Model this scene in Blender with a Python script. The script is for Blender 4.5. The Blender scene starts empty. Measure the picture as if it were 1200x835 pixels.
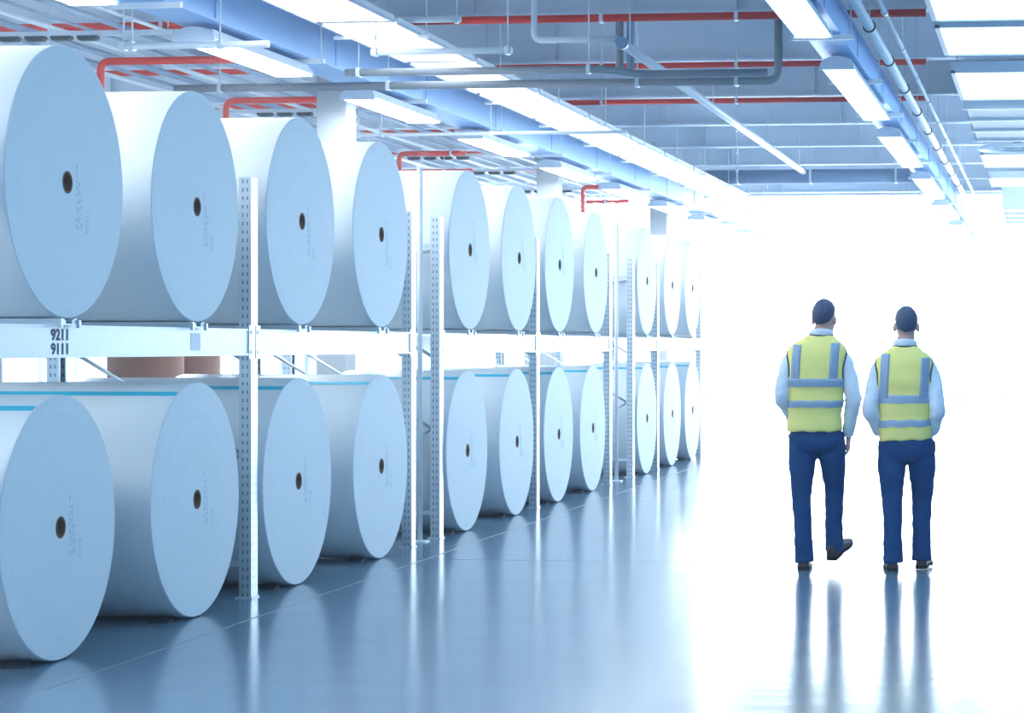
import bpy, bmesh, math, random
from mathutils import Vector, Matrix, Euler
random.seed(7)
PI = math.pi
scene = bpy.context.scene
COL = scene.collection

# ------------------------------------------------------------------ camera model (1200 x 835)
FPX, VPX, HY, CX = 2633.0, 1229.0, 405.0, 930.0
TH = math.atan((VPX - CX) / FPX)
S, Cc = math.sin(TH), math.cos(TH)
K = FPX / Cc
EYE = 1.5

def at(px, y, Z):
    """point at height Z seen at pixel (px, y)"""
    zc = FPX * (Z - EYE) / (HY - y)
    X = -(VPX - px) * zc / K
    return Vector((X, (zc + X * S) / Cc, Z))

def xat(px, Y):
    a = VPX - px
    return -a * Y * Cc / (K - a * S)

def yat(px, X):
    d = -X
    return (K * d / (VPX - px) - d * S) / Cc

# ------------------------------------------------------------------ materials
def srgb(r, g, b):
    f = lambda c: (c / 255 / 12.92) if c / 255 <= .04045 else ((c / 255 + .055) / 1.055) ** 2.4
    return (f(r), f(g), f(b), 1)

def mat(name, col, rough=.5, metal=0.0, var=.06, scale=8.0, spec=.5, bump=0.0, sheen=0.0):
    m = bpy.data.materials.new(name); m.use_nodes = True
    nt = m.node_tree; N = nt.nodes; L = nt.links
    b = N['Principled BSDF']
    tc = N.new('ShaderNodeTexCoord')
    no = N.new('ShaderNodeTexNoise'); no.inputs['Scale'].default_value = scale; no.inputs['Detail'].default_value = 4
    L.new(tc.outputs['Object'], no.inputs['Vector'])
    mx = N.new('ShaderNodeMix'); mx.data_type = 'RGBA'
    lo = tuple(max(0, c * (1 - var)) for c in col[:3]) + (1,)
    hi = tuple(min(1, c * (1 + var)) for c in col[:3]) + (1,)
    mx.inputs[6].default_value = lo; mx.inputs[7].default_value = hi
    L.new(no.outputs['Fac'], mx.inputs[0])
    L.new(mx.outputs[2], b.inputs['Base Color'])
    b.inputs['Roughness'].default_value = rough
    b.inputs['Metallic'].default_value = metal
    b.inputs['Specular IOR Level'].default_value = spec
    if sheen: b.inputs['Sheen Weight'].default_value = sheen
    if bump:
        bp = N.new('ShaderNodeBump'); bp.inputs['Strength'].default_value = bump; bp.inputs['Distance'].default_value = .01
        L.new(no.outputs['Fac'], bp.inputs['Height']); L.new(bp.outputs['Normal'], b.inputs['Normal'])
    return m

def emit(name, col, strength, var=.03):
    m = bpy.data.materials.new(name); m.use_nodes = True
    nt = m.node_tree; N = nt.nodes; L = nt.links
    N.remove(N['Principled BSDF'])
    e = N.new('ShaderNodeEmission')
    tc = N.new('ShaderNodeTexCoord'); no = N.new('ShaderNodeTexNoise'); no.inputs['Scale'].default_value = .6
    L.new(tc.outputs['Object'], no.inputs['Vector'])
    mx = N.new('ShaderNodeMix'); mx.data_type = 'RGBA'
    mx.inputs[6].default_value = tuple(c * (1 - var) for c in col[:3]) + (1,); mx.inputs[7].default_value = tuple(col[:3]) + (1,)
    L.new(no.outputs['Fac'], mx.inputs[0]); L.new(mx.outputs[2], e.inputs['Color'])
    e.inputs['Strength'].default_value = strength
    L.new(e.outputs[0], N['Material Output'].inputs['Surface'])
    return m

def math_node(nt, op, a, b=None):
    n = nt.nodes.new('ShaderNodeMath'); n.operation = op
    for i, v in enumerate((a, b)):
        if v is None: continue
        if isinstance(v, (int, float)): n.inputs[i].default_value = v
        else: nt.links.new(v, n.inputs[i])
    return n.outputs[0]

def paper_mat(name, col, ring=.05, rough=.55):
    """paper with faint concentric winding rings (axis of the roll = local X)"""
    m = mat(name, col, rough, var=.015, scale=3)
    nt = m.node_tree; N = nt.nodes; L = nt.links; b = N['Principled BSDF']
    src = b.inputs['Base Color'].links[0].from_socket
    tc = N.new('ShaderNodeTexCoord'); sp = N.new('ShaderNodeSeparateXYZ'); L.new(tc.outputs['Object'], sp.inputs[0])
    oi = N.new('ShaderNodeObjectInfo')
    zz = math_node(nt, 'SUBTRACT', sp.outputs[2], .65)
    r = math_node(nt, 'SQRT', math_node(nt, 'ADD', math_node(nt, 'MULTIPLY', sp.outputs[1], sp.outputs[1]), math_node(nt, 'MULTIPLY', zz, zz)))
    cb = N.new('ShaderNodeCombineXYZ')
    L.new(math_node(nt, 'MULTIPLY', r, 34), cb.inputs[0]); L.new(math_node(nt, 'MULTIPLY', oi.outputs['Random'], 40), cb.inputs[1])
    no = N.new('ShaderNodeTexNoise'); no.inputs['Scale'].default_value = 1; no.inputs['Detail'].default_value = 3
    L.new(cb.outputs[0], no.inputs['Vector'])
    f = math_node(nt, 'ADD', math_node(nt, 'MULTIPLY', no.outputs['Fac'], ring * 2), 1 - ring)
    vm = N.new('ShaderNodeVectorMath'); vm.operation = 'SCALE'
    L.new(src, vm.inputs[0]); L.new(f, vm.inputs['Scale'])
    L.new(vm.outputs[0], b.inputs['Base Color'])
    return m

def post_mat(name):
    """galvanised upright with punched slots on its front and side"""
    m = mat(name, (.60, .67, .73, 1), .3, .55, var=.06, scale=20)
    nt = m.node_tree; N = nt.nodes; L = nt.links; b = N['Principled BSDF']
    src = b.inputs['Base Color'].links[0].from_socket
    tc = N.new('ShaderNodeTexCoord'); sp = N.new('ShaderNodeSeparateXYZ'); L.new(tc.outputs['Object'], sp.inputs[0])
    x, y, z = sp.outputs
    ab = lambda v: math_node(nt, 'ABSOLUTE', v)
    fz = math_node(nt, 'LESS_THAN', ab(math_node(nt, 'SUBTRACT', math_node(nt, 'FRACT', math_node(nt, 'MULTIPLY', z, 20)), .5)), .22)
    front = math_node(nt, 'MULTIPLY', math_node(nt, 'GREATER_THAN', x, .030),
                      math_node(nt, 'LESS_THAN', ab(math_node(nt, 'SUBTRACT', ab(y), .026)), .006))
    side = math_node(nt, 'MULTIPLY', math_node(nt, 'GREATER_THAN', ab(y), .050),
                     math_node(nt, 'LESS_THAN', ab(math_node(nt, 'SUBTRACT', ab(x), .014)), .005))
    k = math_node(nt, 'MULTIPLY', fz, math_node(nt, 'MAXIMUM', front, side))
    mx = N.new('ShaderNodeMix'); mx.data_type = 'RGBA'
    L.new(k, mx.inputs[0]); L.new(src, mx.inputs[6]); mx.inputs[7].default_value = (.20, .25, .31, 1)
    L.new(mx.outputs[2], b.inputs['Base Color'])
    L.new(math_node(nt, 'MULTIPLY', math_node(nt, 'SUBTRACT', 1, k), .55), b.inputs['Metallic'])
    return m

def floor_mat():
    m = mat('floor_epoxy', (.14, .22, .31, 1), .16, var=.05, scale=.7, spec=1.0)
    nt = m.node_tree; N = nt.nodes; L = nt.links; b = N['Principled BSDF']
    tc = N.new('ShaderNodeTexCoord')
    no = N.new('ShaderNodeTexNoise'); no.inputs['Scale'].default_value = 2.2; no.inputs['Detail'].default_value = 5
    mp = N.new('ShaderNodeMapping'); mp.inputs['Scale'].default_value = (.6, 1.6, 1)
    L.new(tc.outputs['Object'], mp.inputs[0]); L.new(mp.outputs[0], no.inputs['Vector'])
    mr = N.new('ShaderNodeMapRange'); mr.inputs['From Min'].default_value = .3; mr.inputs['From Max'].default_value = .7
    mr.inputs['To Min'].default_value = .165; mr.inputs['To Max'].default_value = .19
    L.new(no.outputs['Fac'], mr.inputs[0]); L.new(mr.outputs[0], b.inputs['Roughness'])
    n2 = N.new('ShaderNodeTexNoise'); n2.inputs['Scale'].default_value = 1; n2.inputs['Detail'].default_value = 2
    m2 = N.new('ShaderNodeMapping'); m2.inputs['Scale'].default_value = (3.2, 5.5, 1)
    L.new(tc.outputs['Object'], m2.inputs[0]); L.new(m2.outputs[0], n2.inputs['Vector'])
    bp = N.new('ShaderNodeBump'); bp.inputs['Strength'].default_value = 1; bp.inputs['Distance'].default_value = .0011
    L.new(n2.outputs['Fac'], bp.inputs['Height']); L.new(bp.outputs['Normal'], b.inputs['Normal'])
    return m

M = {
 'floor': floor_mat(),
 'joint': mat('floor_joint', (.24, .28, .33, 1), .4),
 'ceiling': mat('ceiling_deck', (.70, .76, .84, 1), .6, var=.05, scale=2),
 'beam_paint': mat('ceiling_beam_paint', (.72, .79, .87, 1), .5, var=.04, scale=2),
 'wall': mat('wall_paint', (.50, .57, .66, 1), .7, var=.02, scale=2),
 'column': mat('concrete', (.36, .39, .42, 1), .8, var=.08, scale=5),
 'frame': mat('window_frame_metal', (.70, .74, .80, 1), .4),
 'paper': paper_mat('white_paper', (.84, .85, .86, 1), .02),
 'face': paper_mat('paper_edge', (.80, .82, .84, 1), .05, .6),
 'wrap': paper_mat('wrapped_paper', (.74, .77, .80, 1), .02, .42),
 'core': mat('cardboard_core', (.16, .07, .04, 1), .8, var=.2, scale=30),
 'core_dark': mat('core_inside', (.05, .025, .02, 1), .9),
 'tape': mat('teal_tape', srgb(30, 185, 215), .35),
 'ink': mat('faint_ink', (.57, .65, .74, 1), .6),
 'black_ink': mat('black_ink', (.03, .04, .07, 1), .6),
 'post': post_mat('galvanised_post'),
 'galv': mat('galvanised_steel', (.62, .68, .74, 1), .38, .35, var=.08, scale=20),
 'beam': mat('pale_beam_steel', (.80, .84, .88, 1), .35, .1, var=.03),
 'sticker': mat('pale_sticker', (.76, .82, .88, 1), .5),
 'red': mat('red_pipe_paint', srgb(232, 62, 48), .45),
 'grey_pipe': mat('grey_pipe_paint', (.22, .25, .29, 1), .5),
 'white_pipe': mat('white_conduit', (.82, .85, .88, 1), .4),
 'blue_pipe': mat('blue_grey_pipe', (.16, .25, .38, 1), .4),
 'tray': mat('blue_tray_steel', srgb(140, 182, 228), .4, .2, var=.05, scale=3),
 'tray_white': mat('white_tray', (.82, .86, .90, 1), .5),
 'cable': mat('blue_grey_cable', (.30, .38, .50, 1), .5),
 'dark': mat('dark_rubber', (.03, .04, .06, 1), .6),
 'housing': mat('lamp_housing', (.58, .65, .74, 1), .5),
 'duct': mat('duct_metal', (.30, .38, .48, 1), .5, .0, var=.05),
 'kraft': mat('kraft_paper', srgb(120, 82, 70), .7, var=.15, scale=4),
 'skin': mat('skin', srgb(205, 160, 150), .55),
 'hair': mat('dark_hair', srgb(60, 68, 100), .6, var=.3, scale=60, bump=.4),
 'hair_grey': mat('grey_brown_hair', srgb(62, 74, 104), .6, var=.3, scale=60, bump=.4),
 'shirt': mat('white_shirt_cotton', srgb(225, 230, 240), .8, var=.04, scale=12, bump=.15),
 'trousers': mat('navy_trousers', srgb(0, 66, 120), .8, var=.15, scale=14, bump=.2),
 'vest': mat('yellow_hi_vis', srgb(255, 236, 140), .7, var=.05, scale=10, bump=.15),
 'band': mat('reflective_band', srgb(150, 168, 192), .45, .1),
 'binding': mat('dark_binding', srgb(60, 80, 90), .7),
 'shoe': mat('dark_brown_leather', srgb(66, 44, 48), .4),
 'sole': mat('shoe_sole', srgb(30, 26, 30), .7),
 'eye': mat('eye_white', srgb(225, 225, 225), .3),
}
LAMP = emit('lamp_diffuser', (.44, .76, 1), 8.5)
LAMP_B = emit('rack_lamp_diffuser', (.84, .94, 1), 92)
DUCT_GLOW = emit('strip_light_diffuser', (.84, .94, 1), 5)  # glow added to the white duct above the racks
PANEL = emit('light_panel_diffuser', (.48, .77, 1), 4)
WIN_END = emit('daylight_end', (.82, .93, 1), 16)
WIN_LEFT = emit('daylight_left', (.66, .85, 1), 3)
FILL_RIGHT = emit('daylight_right', (.13, .50, 1), 1.0)  # unseen glow added on the right wall for the near roll faces
FILL_BACK = emit('daylight_back', (.50, .76, 1), 3.3)  # unseen glow added on the back wall
FILL_RIGHT_END = emit('daylight_right_end', (.80, .93, 1), 12)
FILL_RIGHT_FAR = emit('daylight_right_far', (.50, .75, 1), 5.0)  # brighter right-hand glow, added to whiten the far rolls
SKY_ROOF = emit('daylight_roof', (.86, .94, 1), 9)

# ------------------------------------------------------------------ mesh helpers
class MB:
    def __init__(s): s.bm = bmesh.new()
    def box(s, x0, x1, y0, y1, z0, z1, mi=0):
        v = [s.bm.verts.new((x, y, z)) for x in (x0, x1) for y in (y0, y1) for z in (z0, z1)]
        for q in ((0,1,3,2),(4,6,7,5),(0,4,5,1),(2,3,7,6),(0,2,6,4),(1,5,7,3)):
            f = s.bm.faces.new([v[i] for i in q]); f.material_index = mi
        return s
    def tube(s, pts, r, seg=12, caps=True, smooth=True):
        pts = [Vector(p) for p in pts]
        n = len(pts)
        rs = r if isinstance(r, (list, tuple)) else [r] * n
        t0 = (pts[1] - pts[0]).normalized()
        up = Vector((0, 0, 1)) if abs(t0.z) < .9 else Vector((1, 0, 0))
        u = t0.cross(up).normalized()
        rings = []
        for i, p in enumerate(pts):
            t = (pts[min(i + 1, n - 1)] - pts[max(i - 1, 0)]).normalized()
            u = (u - t * u.dot(t)).normalized(); w = t.cross(u)
            ri = rs[i]; rx, ry = ri if isinstance(ri, (list, tuple)) else (ri, ri)
            rings.append([s.bm.verts.new(p + u * rx * math.cos(2*PI*k/seg) + w * ry * math.sin(2*PI*k/seg)) for k in range(seg)])
        s.skin(rings, caps, smooth)
        return s
    def skin(s, rings, caps=True, smooth=True):
        seg = len(rings[0])
        for a, b in zip(rings, rings[1:]):
            for k in range(seg):
                f = s.bm.faces.new((a[k], a[(k+1) % seg], b[(k+1) % seg], b[k])); f.smooth = smooth
        if caps:
            s.bm.faces.new(list(reversed(rings[0]))); s.bm.faces.new(rings[-1])
    def rings(s, rr, caps=True, smooth=True):
        s.skin([[s.bm.verts.new(p) for p in r] for r in rr], caps, smooth); return s
    def prism(s, poly, axis, a, b):
        """extrude a 2-D outline along an axis; poly gives the other two coordinates in order"""
        def P(q, t):
            if axis == 'y': return (q[0], t, q[1])
            if axis == 'x': return (t, q[0], q[1])
            return (q[0], q[1], t)
        r0 = [s.bm.verts.new(P(q, a)) for q in poly]; r1 = [s.bm.verts.new(P(q, b)) for q in poly]
        n = len(poly)
        for k in range(n): s.bm.faces.new((r0[k], r0[(k+1) % n], r1[(k+1) % n], r1[k]))
        s.bm.faces.new(list(reversed(r0))); s.bm.faces.new(r1)
        return s
    def lathe_x(s, prof, seg, cz=0, smooth_i=()):
        """closed profile of (r, x) turned about the X axis at height cz; material index by smooth_i"""
        rings = [[s.bm.verts.new((x, r * math.sin(2*PI*k/seg), cz + r * math.cos(2*PI*k/seg))) for k in range(seg)] for r, x in prof]
        n = len(prof)
        for i in range(n):
            a, b = rings[i], rings[(i+1) % n]
            for k in range(seg):
                f = s.bm.faces.new((a[k], b[k], b[(k+1) % seg], a[(k+1) % seg]))
                if i in smooth_i: f.material_index = smooth_i[i]; f.smooth = smooth_i[i] != 1
        return s
    def ball(s, c, rx, ry, rz, seg=20, rg=14, rot=None):
        m = Matrix.Translation(c) @ (rot.to_matrix().to_4x4() if rot else Matrix()) @ Matrix.Diagonal((rx, ry, rz, 1))
        r = bmesh.ops.create_uvsphere(s.bm, u_segments=seg, v_segments=rg, radius=1, matrix=m)
        for v in r['verts']:
            for f in v.link_faces: f.smooth = True
        return s
    def xform(s, m): bmesh.ops.transform(s.bm, matrix=m, verts=s.bm.verts); return s
    def build(s, name, material, parent=None, loc=None, bevel=0):
        bmesh.ops.recalc_face_normals(s.bm, faces=s.bm.faces)
        if bevel:
            bmesh.ops.bevel(s.bm, geom=[e for e in s.bm.edges if len(e.link_faces) == 2 and e.calc_face_angle() > .6],
                            offset=bevel, segments=2, affect='EDGES', profile=.6)
        me = bpy.data.meshes.new(name); s.bm.to_mesh(me); s.bm.free()
        for q in (material if isinstance(material, (list, tuple)) else [material]): me.materials.append(q)
        o = bpy.data.objects.new(name, me); COL.objects.link(o)
        if parent: o.parent = parent
        if loc: o.location = loc
        return o

def voxel(o, size, smooth=3):
    """fuse the overlapping closed shells of a mesh into one continuous surface"""
    r = o.modifiers.new('r', 'REMESH'); r.mode = 'VOXEL'; r.voxel_size = size; r.use_smooth_shade = True
    if smooth:
        k = o.modifiers.new('s', 'SMOOTH'); k.iterations = smooth; k.factor = .5
    bpy.context.view_layer.update()
    dg = bpy.context.evaluated_depsgraph_get()
    me = bpy.data.meshes.new_from_object(o.evaluated_get(dg))
    o.modifiers.clear(); old = o.data; mats = [m for m in old.materials]
    o.data = me
    me.materials.clear()
    for m in mats: me.materials.append(m)
    me.polygons.foreach_set('use_smooth', [True] * len(me.polygons))
    return o

def tag(o, label=None, cat=None, group=None, kind=None):
    if label: o['label'] = label
    if cat: o['category'] = cat
    if group: o['group'] = group
    if kind: o['kind'] = kind
    return o

def thing(name, label, cat, loc=(0, 0, 0), group=None, rz=0):
    o = bpy.data.objects.new(name, None); COL.objects.link(o)
    o.location = loc; o.rotation_euler.z = rz; o.empty_display_size = .1
    return tag(o, label, cat, group)

def copy_tree(root, loc, label, scale=None):
    r = root.copy(); COL.objects.link(r); r.location = loc; r['label'] = label
    if scale: r.scale = scale
    for ch in list(root.children):
        c = ch.copy(); COL.objects.link(c); c.parent = r
        for g in ch.children:
            d = g.copy(); COL.objects.link(d); d.parent = c
    return r

def struct(o): o['kind'] = 'structure'; return o

ORD = ['first', 'second', 'third', 'fourth', 'fifth', 'sixth', 'seventh', 'eighth', 'ninth', 'tenth', 'eleventh', 'twelfth']

# ------------------------------------------------------------------ the room
XL, XR, YB, YM, YE, ZC = -16.0, 4.0, -7.0, 46.3, 62.0, 5.2
b = MB(); b.box(XL, XR, YB, YE, -.2, 0)
struct(b.build('floor', M['floor']))
# floor joints
b = MB()
b.box(-4.36, -4.35, YB, 46, .0002, .0012)
for y in (15.4, 27.8): b.box(-4.36, 3.9, y, y + .008, .0002, .0008)
struct(b.build('trim_1', M['joint']))
# corrugated deck ceiling
prof = []
x = XL
while x < XR - .01:
    prof += [(x, ZC), (x + .12, ZC), (x + .16, ZC + .07), (x + .28, ZC + .07)]; x += .32
prof = prof + [(XR, ZC), (XR, ZC + .2), (XL, ZC + .2)]
b = MB(); b.prism(prof, 'y', YB, YM)
struct(b.build('ceiling', M['ceiling']))
# I beams across the hall
YBEAMS = [20.7 + 3.5 * k for k in range(-7, 8)]
ZB = 4.6
for y in YBEAMS:
    b = MB()
    b.box(XL, XR, y, y + .22, ZB, ZB + .025); b.box(XL, XR, y, y + .22, ZC - .03, ZC - .002); b.box(XL, XR, y + .10, y + .12, ZB + .025, ZC - .03)
    for xx in (-15, -12, -8.9, -5.4, -2.9, 1): b.box(xx, xx + .012, y + .01, y + .21, ZB + .025, ZC - .03)
    struct(b.build('ceiling_beam', M['beam_paint']))
b = MB(); b.box(XL, XR, YM, YM + .3, 4.62, 6.2); struct(b.build('trim_2', M['wall']))

def window(n, x0, x1, y0, y1, z0, z1, pane_mat, nv, nh, face):
    """glazed opening: frame grid with one pane behind"""
    fr = MB(); pn = MB(); t = .06
    if face in 'xX':
        xx = x0
        sgn = 1 if face == 'x' else -1      # frame stands towards the room
        a, c = sorted((xx, xx + sgn * .1))
        for k in range(nv + 1):
            y = y0 + (y1 - y0) * k / nv; fr.box(a, c, y - t/2, y + t/2, z0, z1)
        for k in range(nh + 1):
            z = z0 + (z1 - z0) * k / nh; fr.box(a, c, y0, y1, z - t/2, z + t/2)
        a, c = sorted((xx + sgn * .03, xx + sgn * .04)); pn.box(a, c, y0, y1, z0, z1)
    else:
        for k in range(nv + 1):
            x = x0 + (x1 - x0) * k / nv; fr.box(x - t/2, x + t/2, y0 - .1, y0, z0, z1)
        for k in range(nh + 1):
            z = z0 + (z1 - z0) * k / nh; fr.box(x0, x1, y0 - .1, y0, z - t/2, z + t/2)
        pn.box(x0, x1, y0 - .04, y0 - .03, z0, z1)
    f = struct(fr.build('window_%d' % n, M['frame']))
    pn.build('pane', pane_mat, f)
    return f

# end wall with full-height glazing, bright hall end with glazed roof
b = MB(); b.box(XL, XR, YE, YE + .2, 0, 6.4); struct(b.build('wall_end', M['wall']))
window(1, XL + .4, XR - .3, YE, 0, .05, 6.1, WIN_END, 8, 1, 'y')
b = MB(); b.box(XL, XR, YM + .3, YE, 6.2, 6.21); struct(b.build('window_2', SKY_ROOF))
# left wall
b = MB(); b.box(XL - .2, XL, YB, YE, 0, 6.4); struct(b.build('wall_left', M['wall']))
n = 3
for y in [4 + 7.2 * k for k in range(8)]:
    window(n, XL, 0, y, y + 5.4, .5, 4.4, WIN_LEFT, 4, 2, 'x'); n += 1
# right wall (out of frame) with glowing window bands added to light the roll faces
b = MB(); b.box(XR, XR + .2, YB, YE, 0, 6.4); struct(b.build('wall_right', M['wall']))
for y in [-6 + 6.6 * k for k in range(10)]:
    window(n, XR, 0, y, y + 6.0, .5, 4.3, FILL_RIGHT if y < 19 else FILL_RIGHT_FAR if y < 32 else FILL_RIGHT_END, 3, 2, 'X'); n += 1  # unseen glowing windows, added as fill
b = MB(); b.box(XL, XR, YB - .2, YB, 0, 5.4); struct(b.build('wall_back', M['wall']))
window(n, XL + .6, XR - .6, YB + .1, 0, .4, 4.5, FILL_BACK, 10, 3, 'y'); n += 1  # glazing added behind the camera to light surfaces facing it

# concrete columns left of the racks
for px in (394, 644, 773):
    X = -7.3; y = yat(px, X)
    b = MB(); b.box(X - .16, X + .16, y - .16, y + .16, 0, ZB)
    b.box(X - .2, X + .2, y - .2, y + .2, ZB - .12, ZB - .002)
    struct(b.build('column', M['column'], bevel=.012))

# ------------------------------------------------------------------ paper rolls
XF = -4.68      # plane of the roll faces
def roll_proto(name, R, Ln, body_mat, tape, seed, label, cat, group):
    root = thing(name, label, cat, (0, 0, 0), group)
    rc = .042
    rr = [rc + .012 + (R - .006 - rc - .012) * k / 6 for k in range(7)]
    prof = [(r, 0) for r in rr] + [(R - .002, -.002), (R, -.007), (R, -Ln + .007), (R - .002, -Ln + .002)] + [(r, -Ln) for r in reversed(rr)]
    nf = len(rr)
    sm = {i: 1 for i in range(nf - 1)}
    sm.update({nf - 1: 2, nf: 2, nf + 1: 2, nf + 2: 2, nf + 3: 2})
    sm.update({i: 1 for i in range(nf + 4, len(prof) - 1)})
    sm[len(prof) - 1] = 2
    sm = {k: (1 if v == 1 else 0) for k, v in sm.items()}
    b = MB(); b.lathe_x(prof, 160, R, sm)
    b.build('paper', [body_mat, M['face']], root)
    b = MB(); b.lathe_x([(rc, .002), (rc + .012, .002), (rc + .012, -Ln - .002), (rc, -Ln - .002)], 40, R, {3: 0})
    core = b.build('core', M['core'], root)
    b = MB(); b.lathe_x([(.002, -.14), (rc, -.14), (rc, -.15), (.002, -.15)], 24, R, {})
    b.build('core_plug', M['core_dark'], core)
    if tape:
        b = MB(); a0 = math.radians(-24.5); w = .05 / R
        prs = [[], []]
        for k in range(5):
            a = a0 - w / 2 + w * k / 4
            for q, rad in ((0, R + .0012), (1, R - .003)): prs[q].append((rad * math.sin(a), R + rad * math.cos(a)))
        b.prism(prs[0] + prs[1][::-1], 'x', -Ln + .01, -.008)
        b.build('tape_strip', M['tape'], root)
    rnd = random.Random(seed)
    b = MB()                                     # faint printing beside the core
    z0 = R + rnd.uniform(-.30, .05)
    for c in range(3):
        y = .10 + .026 * c; z = z0
        while z < z0 + .30 - .07 * c:
            h = rnd.uniform(.008, .03)
            b.box(0, .0008, y, y + .013, z, z + h); z += h + rnd.uniform(.006, .02)
    b.build('printing', M['ink'], root); b = MB()
    for k in range(9):
        b.box(0, .0008, .2, .2 + .04, z0 - .02 + k * .010, z0 - .02 + k * .010 + rnd.choice((.003, .006)))
    b.build('barcode', M['ink'], root)
    return root

UP = [79, 231, 354, 447, 551, 608.5, 656, 698.5]
LO = [71, 231, 350, 447, 548, 606, 655, 695]
ZC_FAR = [26.35, 28.12, 29.72]
y_of_zc = lambda zc, X: (zc + X * S) / Cc
upY = [yat(p, XF) for p in UP] + [y_of_zc(z, XF) for z in ZC_FAR]
loY = [yat(p, XF) for p in LO] + [y_of_zc(z, XF) for z in ZC_FAR]
ZSH = 1.632
gU, gL = 'paper rolls lying on the rack beams', 'paper rolls lying on the floor under the beams'
protoU = [roll_proto('paper_roll', .6525, 1.45, M['paper'], False, 3, 'u', 'paper roll', gU),
          roll_proto('paper_roll', .6475, 1.0, M['paper'], False, 5, 'u', 'paper roll', gU)]
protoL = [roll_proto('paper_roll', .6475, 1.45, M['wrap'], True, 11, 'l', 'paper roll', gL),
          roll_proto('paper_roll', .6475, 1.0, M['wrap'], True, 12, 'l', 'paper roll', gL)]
def lab(i, row):
    if row == 'u': return 'white paper roll on the rack beams, %s in the upper row from the camera' % ORD[i]
    return 'grey wrapped paper roll on the floor, %s in the lower row from the camera' % ORD[i]
used = set()
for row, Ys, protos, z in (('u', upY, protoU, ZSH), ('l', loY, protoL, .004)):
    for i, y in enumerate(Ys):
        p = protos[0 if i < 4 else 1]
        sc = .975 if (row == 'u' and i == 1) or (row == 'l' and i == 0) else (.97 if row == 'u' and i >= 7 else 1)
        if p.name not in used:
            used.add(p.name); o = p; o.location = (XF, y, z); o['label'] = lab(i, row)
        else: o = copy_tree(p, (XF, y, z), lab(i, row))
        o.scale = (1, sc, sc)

# chocks under the floor rolls
b = MB(); pr = None
for i, y in enumerate(loY):
    for sgn in (-1, 1):
        lb = 'dark wedge chock on the %s side of the %s floor roll from the camera' % ('near' if sgn < 0 else 'far', ORD[i])
        if pr is None:
            b = MB(); b.prism([(-.045, 0), (.045, 0), (.035, .006), (-.045, .028)], 'x', -.10, 0)
            pr = b.build('chock', M['dark']); o = pr
        else:
            o = pr.copy(); COL.objects.link(o)
        o.rotation_euler.z = 0
        o.location = (XF - .06, y + sgn * .235, .0005); o.rotation_euler.z = 0 if sgn > 0 else PI
        if sgn < 0: o.location.x -= .10
        tag(o, lb, 'chock', 'wedge chocks of the floor rolls')

# ------------------------------------------------------------------ pallet racks
XP = -4.7375     # centre of the front posts (front face at -4.70)
XRP = -5.93      # rear posts
BZ0, BZ1 = 1.443, 1.600
POST_H = 2.5
W, D = .0375, .055
def post_mesh():
    t = .004
    poly = [(W, -D), (W, D), (-W, D), (-W, D - .02), (-W + t, D - .02), (-W + t, D - t), (W - t, D - t), (W - t, -D + t), (-W + t, -D + t), (-W + t, -D + .02), (-W, -D + .02), (-W, -D)]
    b = MB(); b.prism(poly, 'z', .008, POST_H)
    return b
post_me = None
def add_post(root, x, y, flip):
    global post_me
    if post_me is None:
        o = post_mesh().build('post', M['post']); post_me = o
    else:
        o = post_me.copy(); COL.objects.link(o)
    o.parent = root; o.location = (x, y, 0); o.rotation_euler.z = PI if flip else 0
    b = MB(); b.box(x - .06, x + .045, y - .065, y + .065, 0, .008)
    f = b.build('foot_plate', M['galv']); f.parent = o; f.matrix_parent_inverse = Matrix.Translation((x, y, 0)).inverted() if not flip else (Matrix.Translation((x, y, 0)) @ Matrix.Rotation(PI, 4, 'Z')).inverted()
    return o

def beam(root, xf, y0, y1, sgn):
    """C section with lips; xf front face, sgn +1 faces the aisle"""
    a, c = xf, xf - sgn * .05
    t = .004
    poly = [(a, BZ0), (a, BZ1), (c, BZ1), (c, BZ1 - .03), (c + sgn * t, BZ1 - .03), (c + sgn * t, BZ1 - t), (a - sgn * t, BZ1 - t),
            (a - sgn * t, BZ0 + t), (c + sgn * t, BZ0 + t), (c + sgn * t, BZ0 + .03), (c, BZ0 + .03), (c, BZ0)]
    b = MB(); b.prism(poly, 'y', y0, y1)
    lip = sorted((a, a + sgn * .006))
    b.box(lip[0], lip[1], y0, y1, BZ0, BZ0 + .012); b.box(lip[0], lip[1], y0, y1, BZ1 - .010, BZ1)
    o = b.build('beam', M['beam'], root)
    e = sorted((a + sgn * .0, a + sgn * .008))
    for y in (y0, y1):
        b = MB()
        b.box(e[0], e[1], y - .04, y + .04, BZ0 - .02, BZ1 + .02)
        for zz in (BZ0 + .02, BZ1 - .02):
            b.box(e[0], e[1] + .004, y - .012, y + .012, zz - .01, zz + .01)
        b.build('end_connector', M['galv'], o)
    return o

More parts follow.
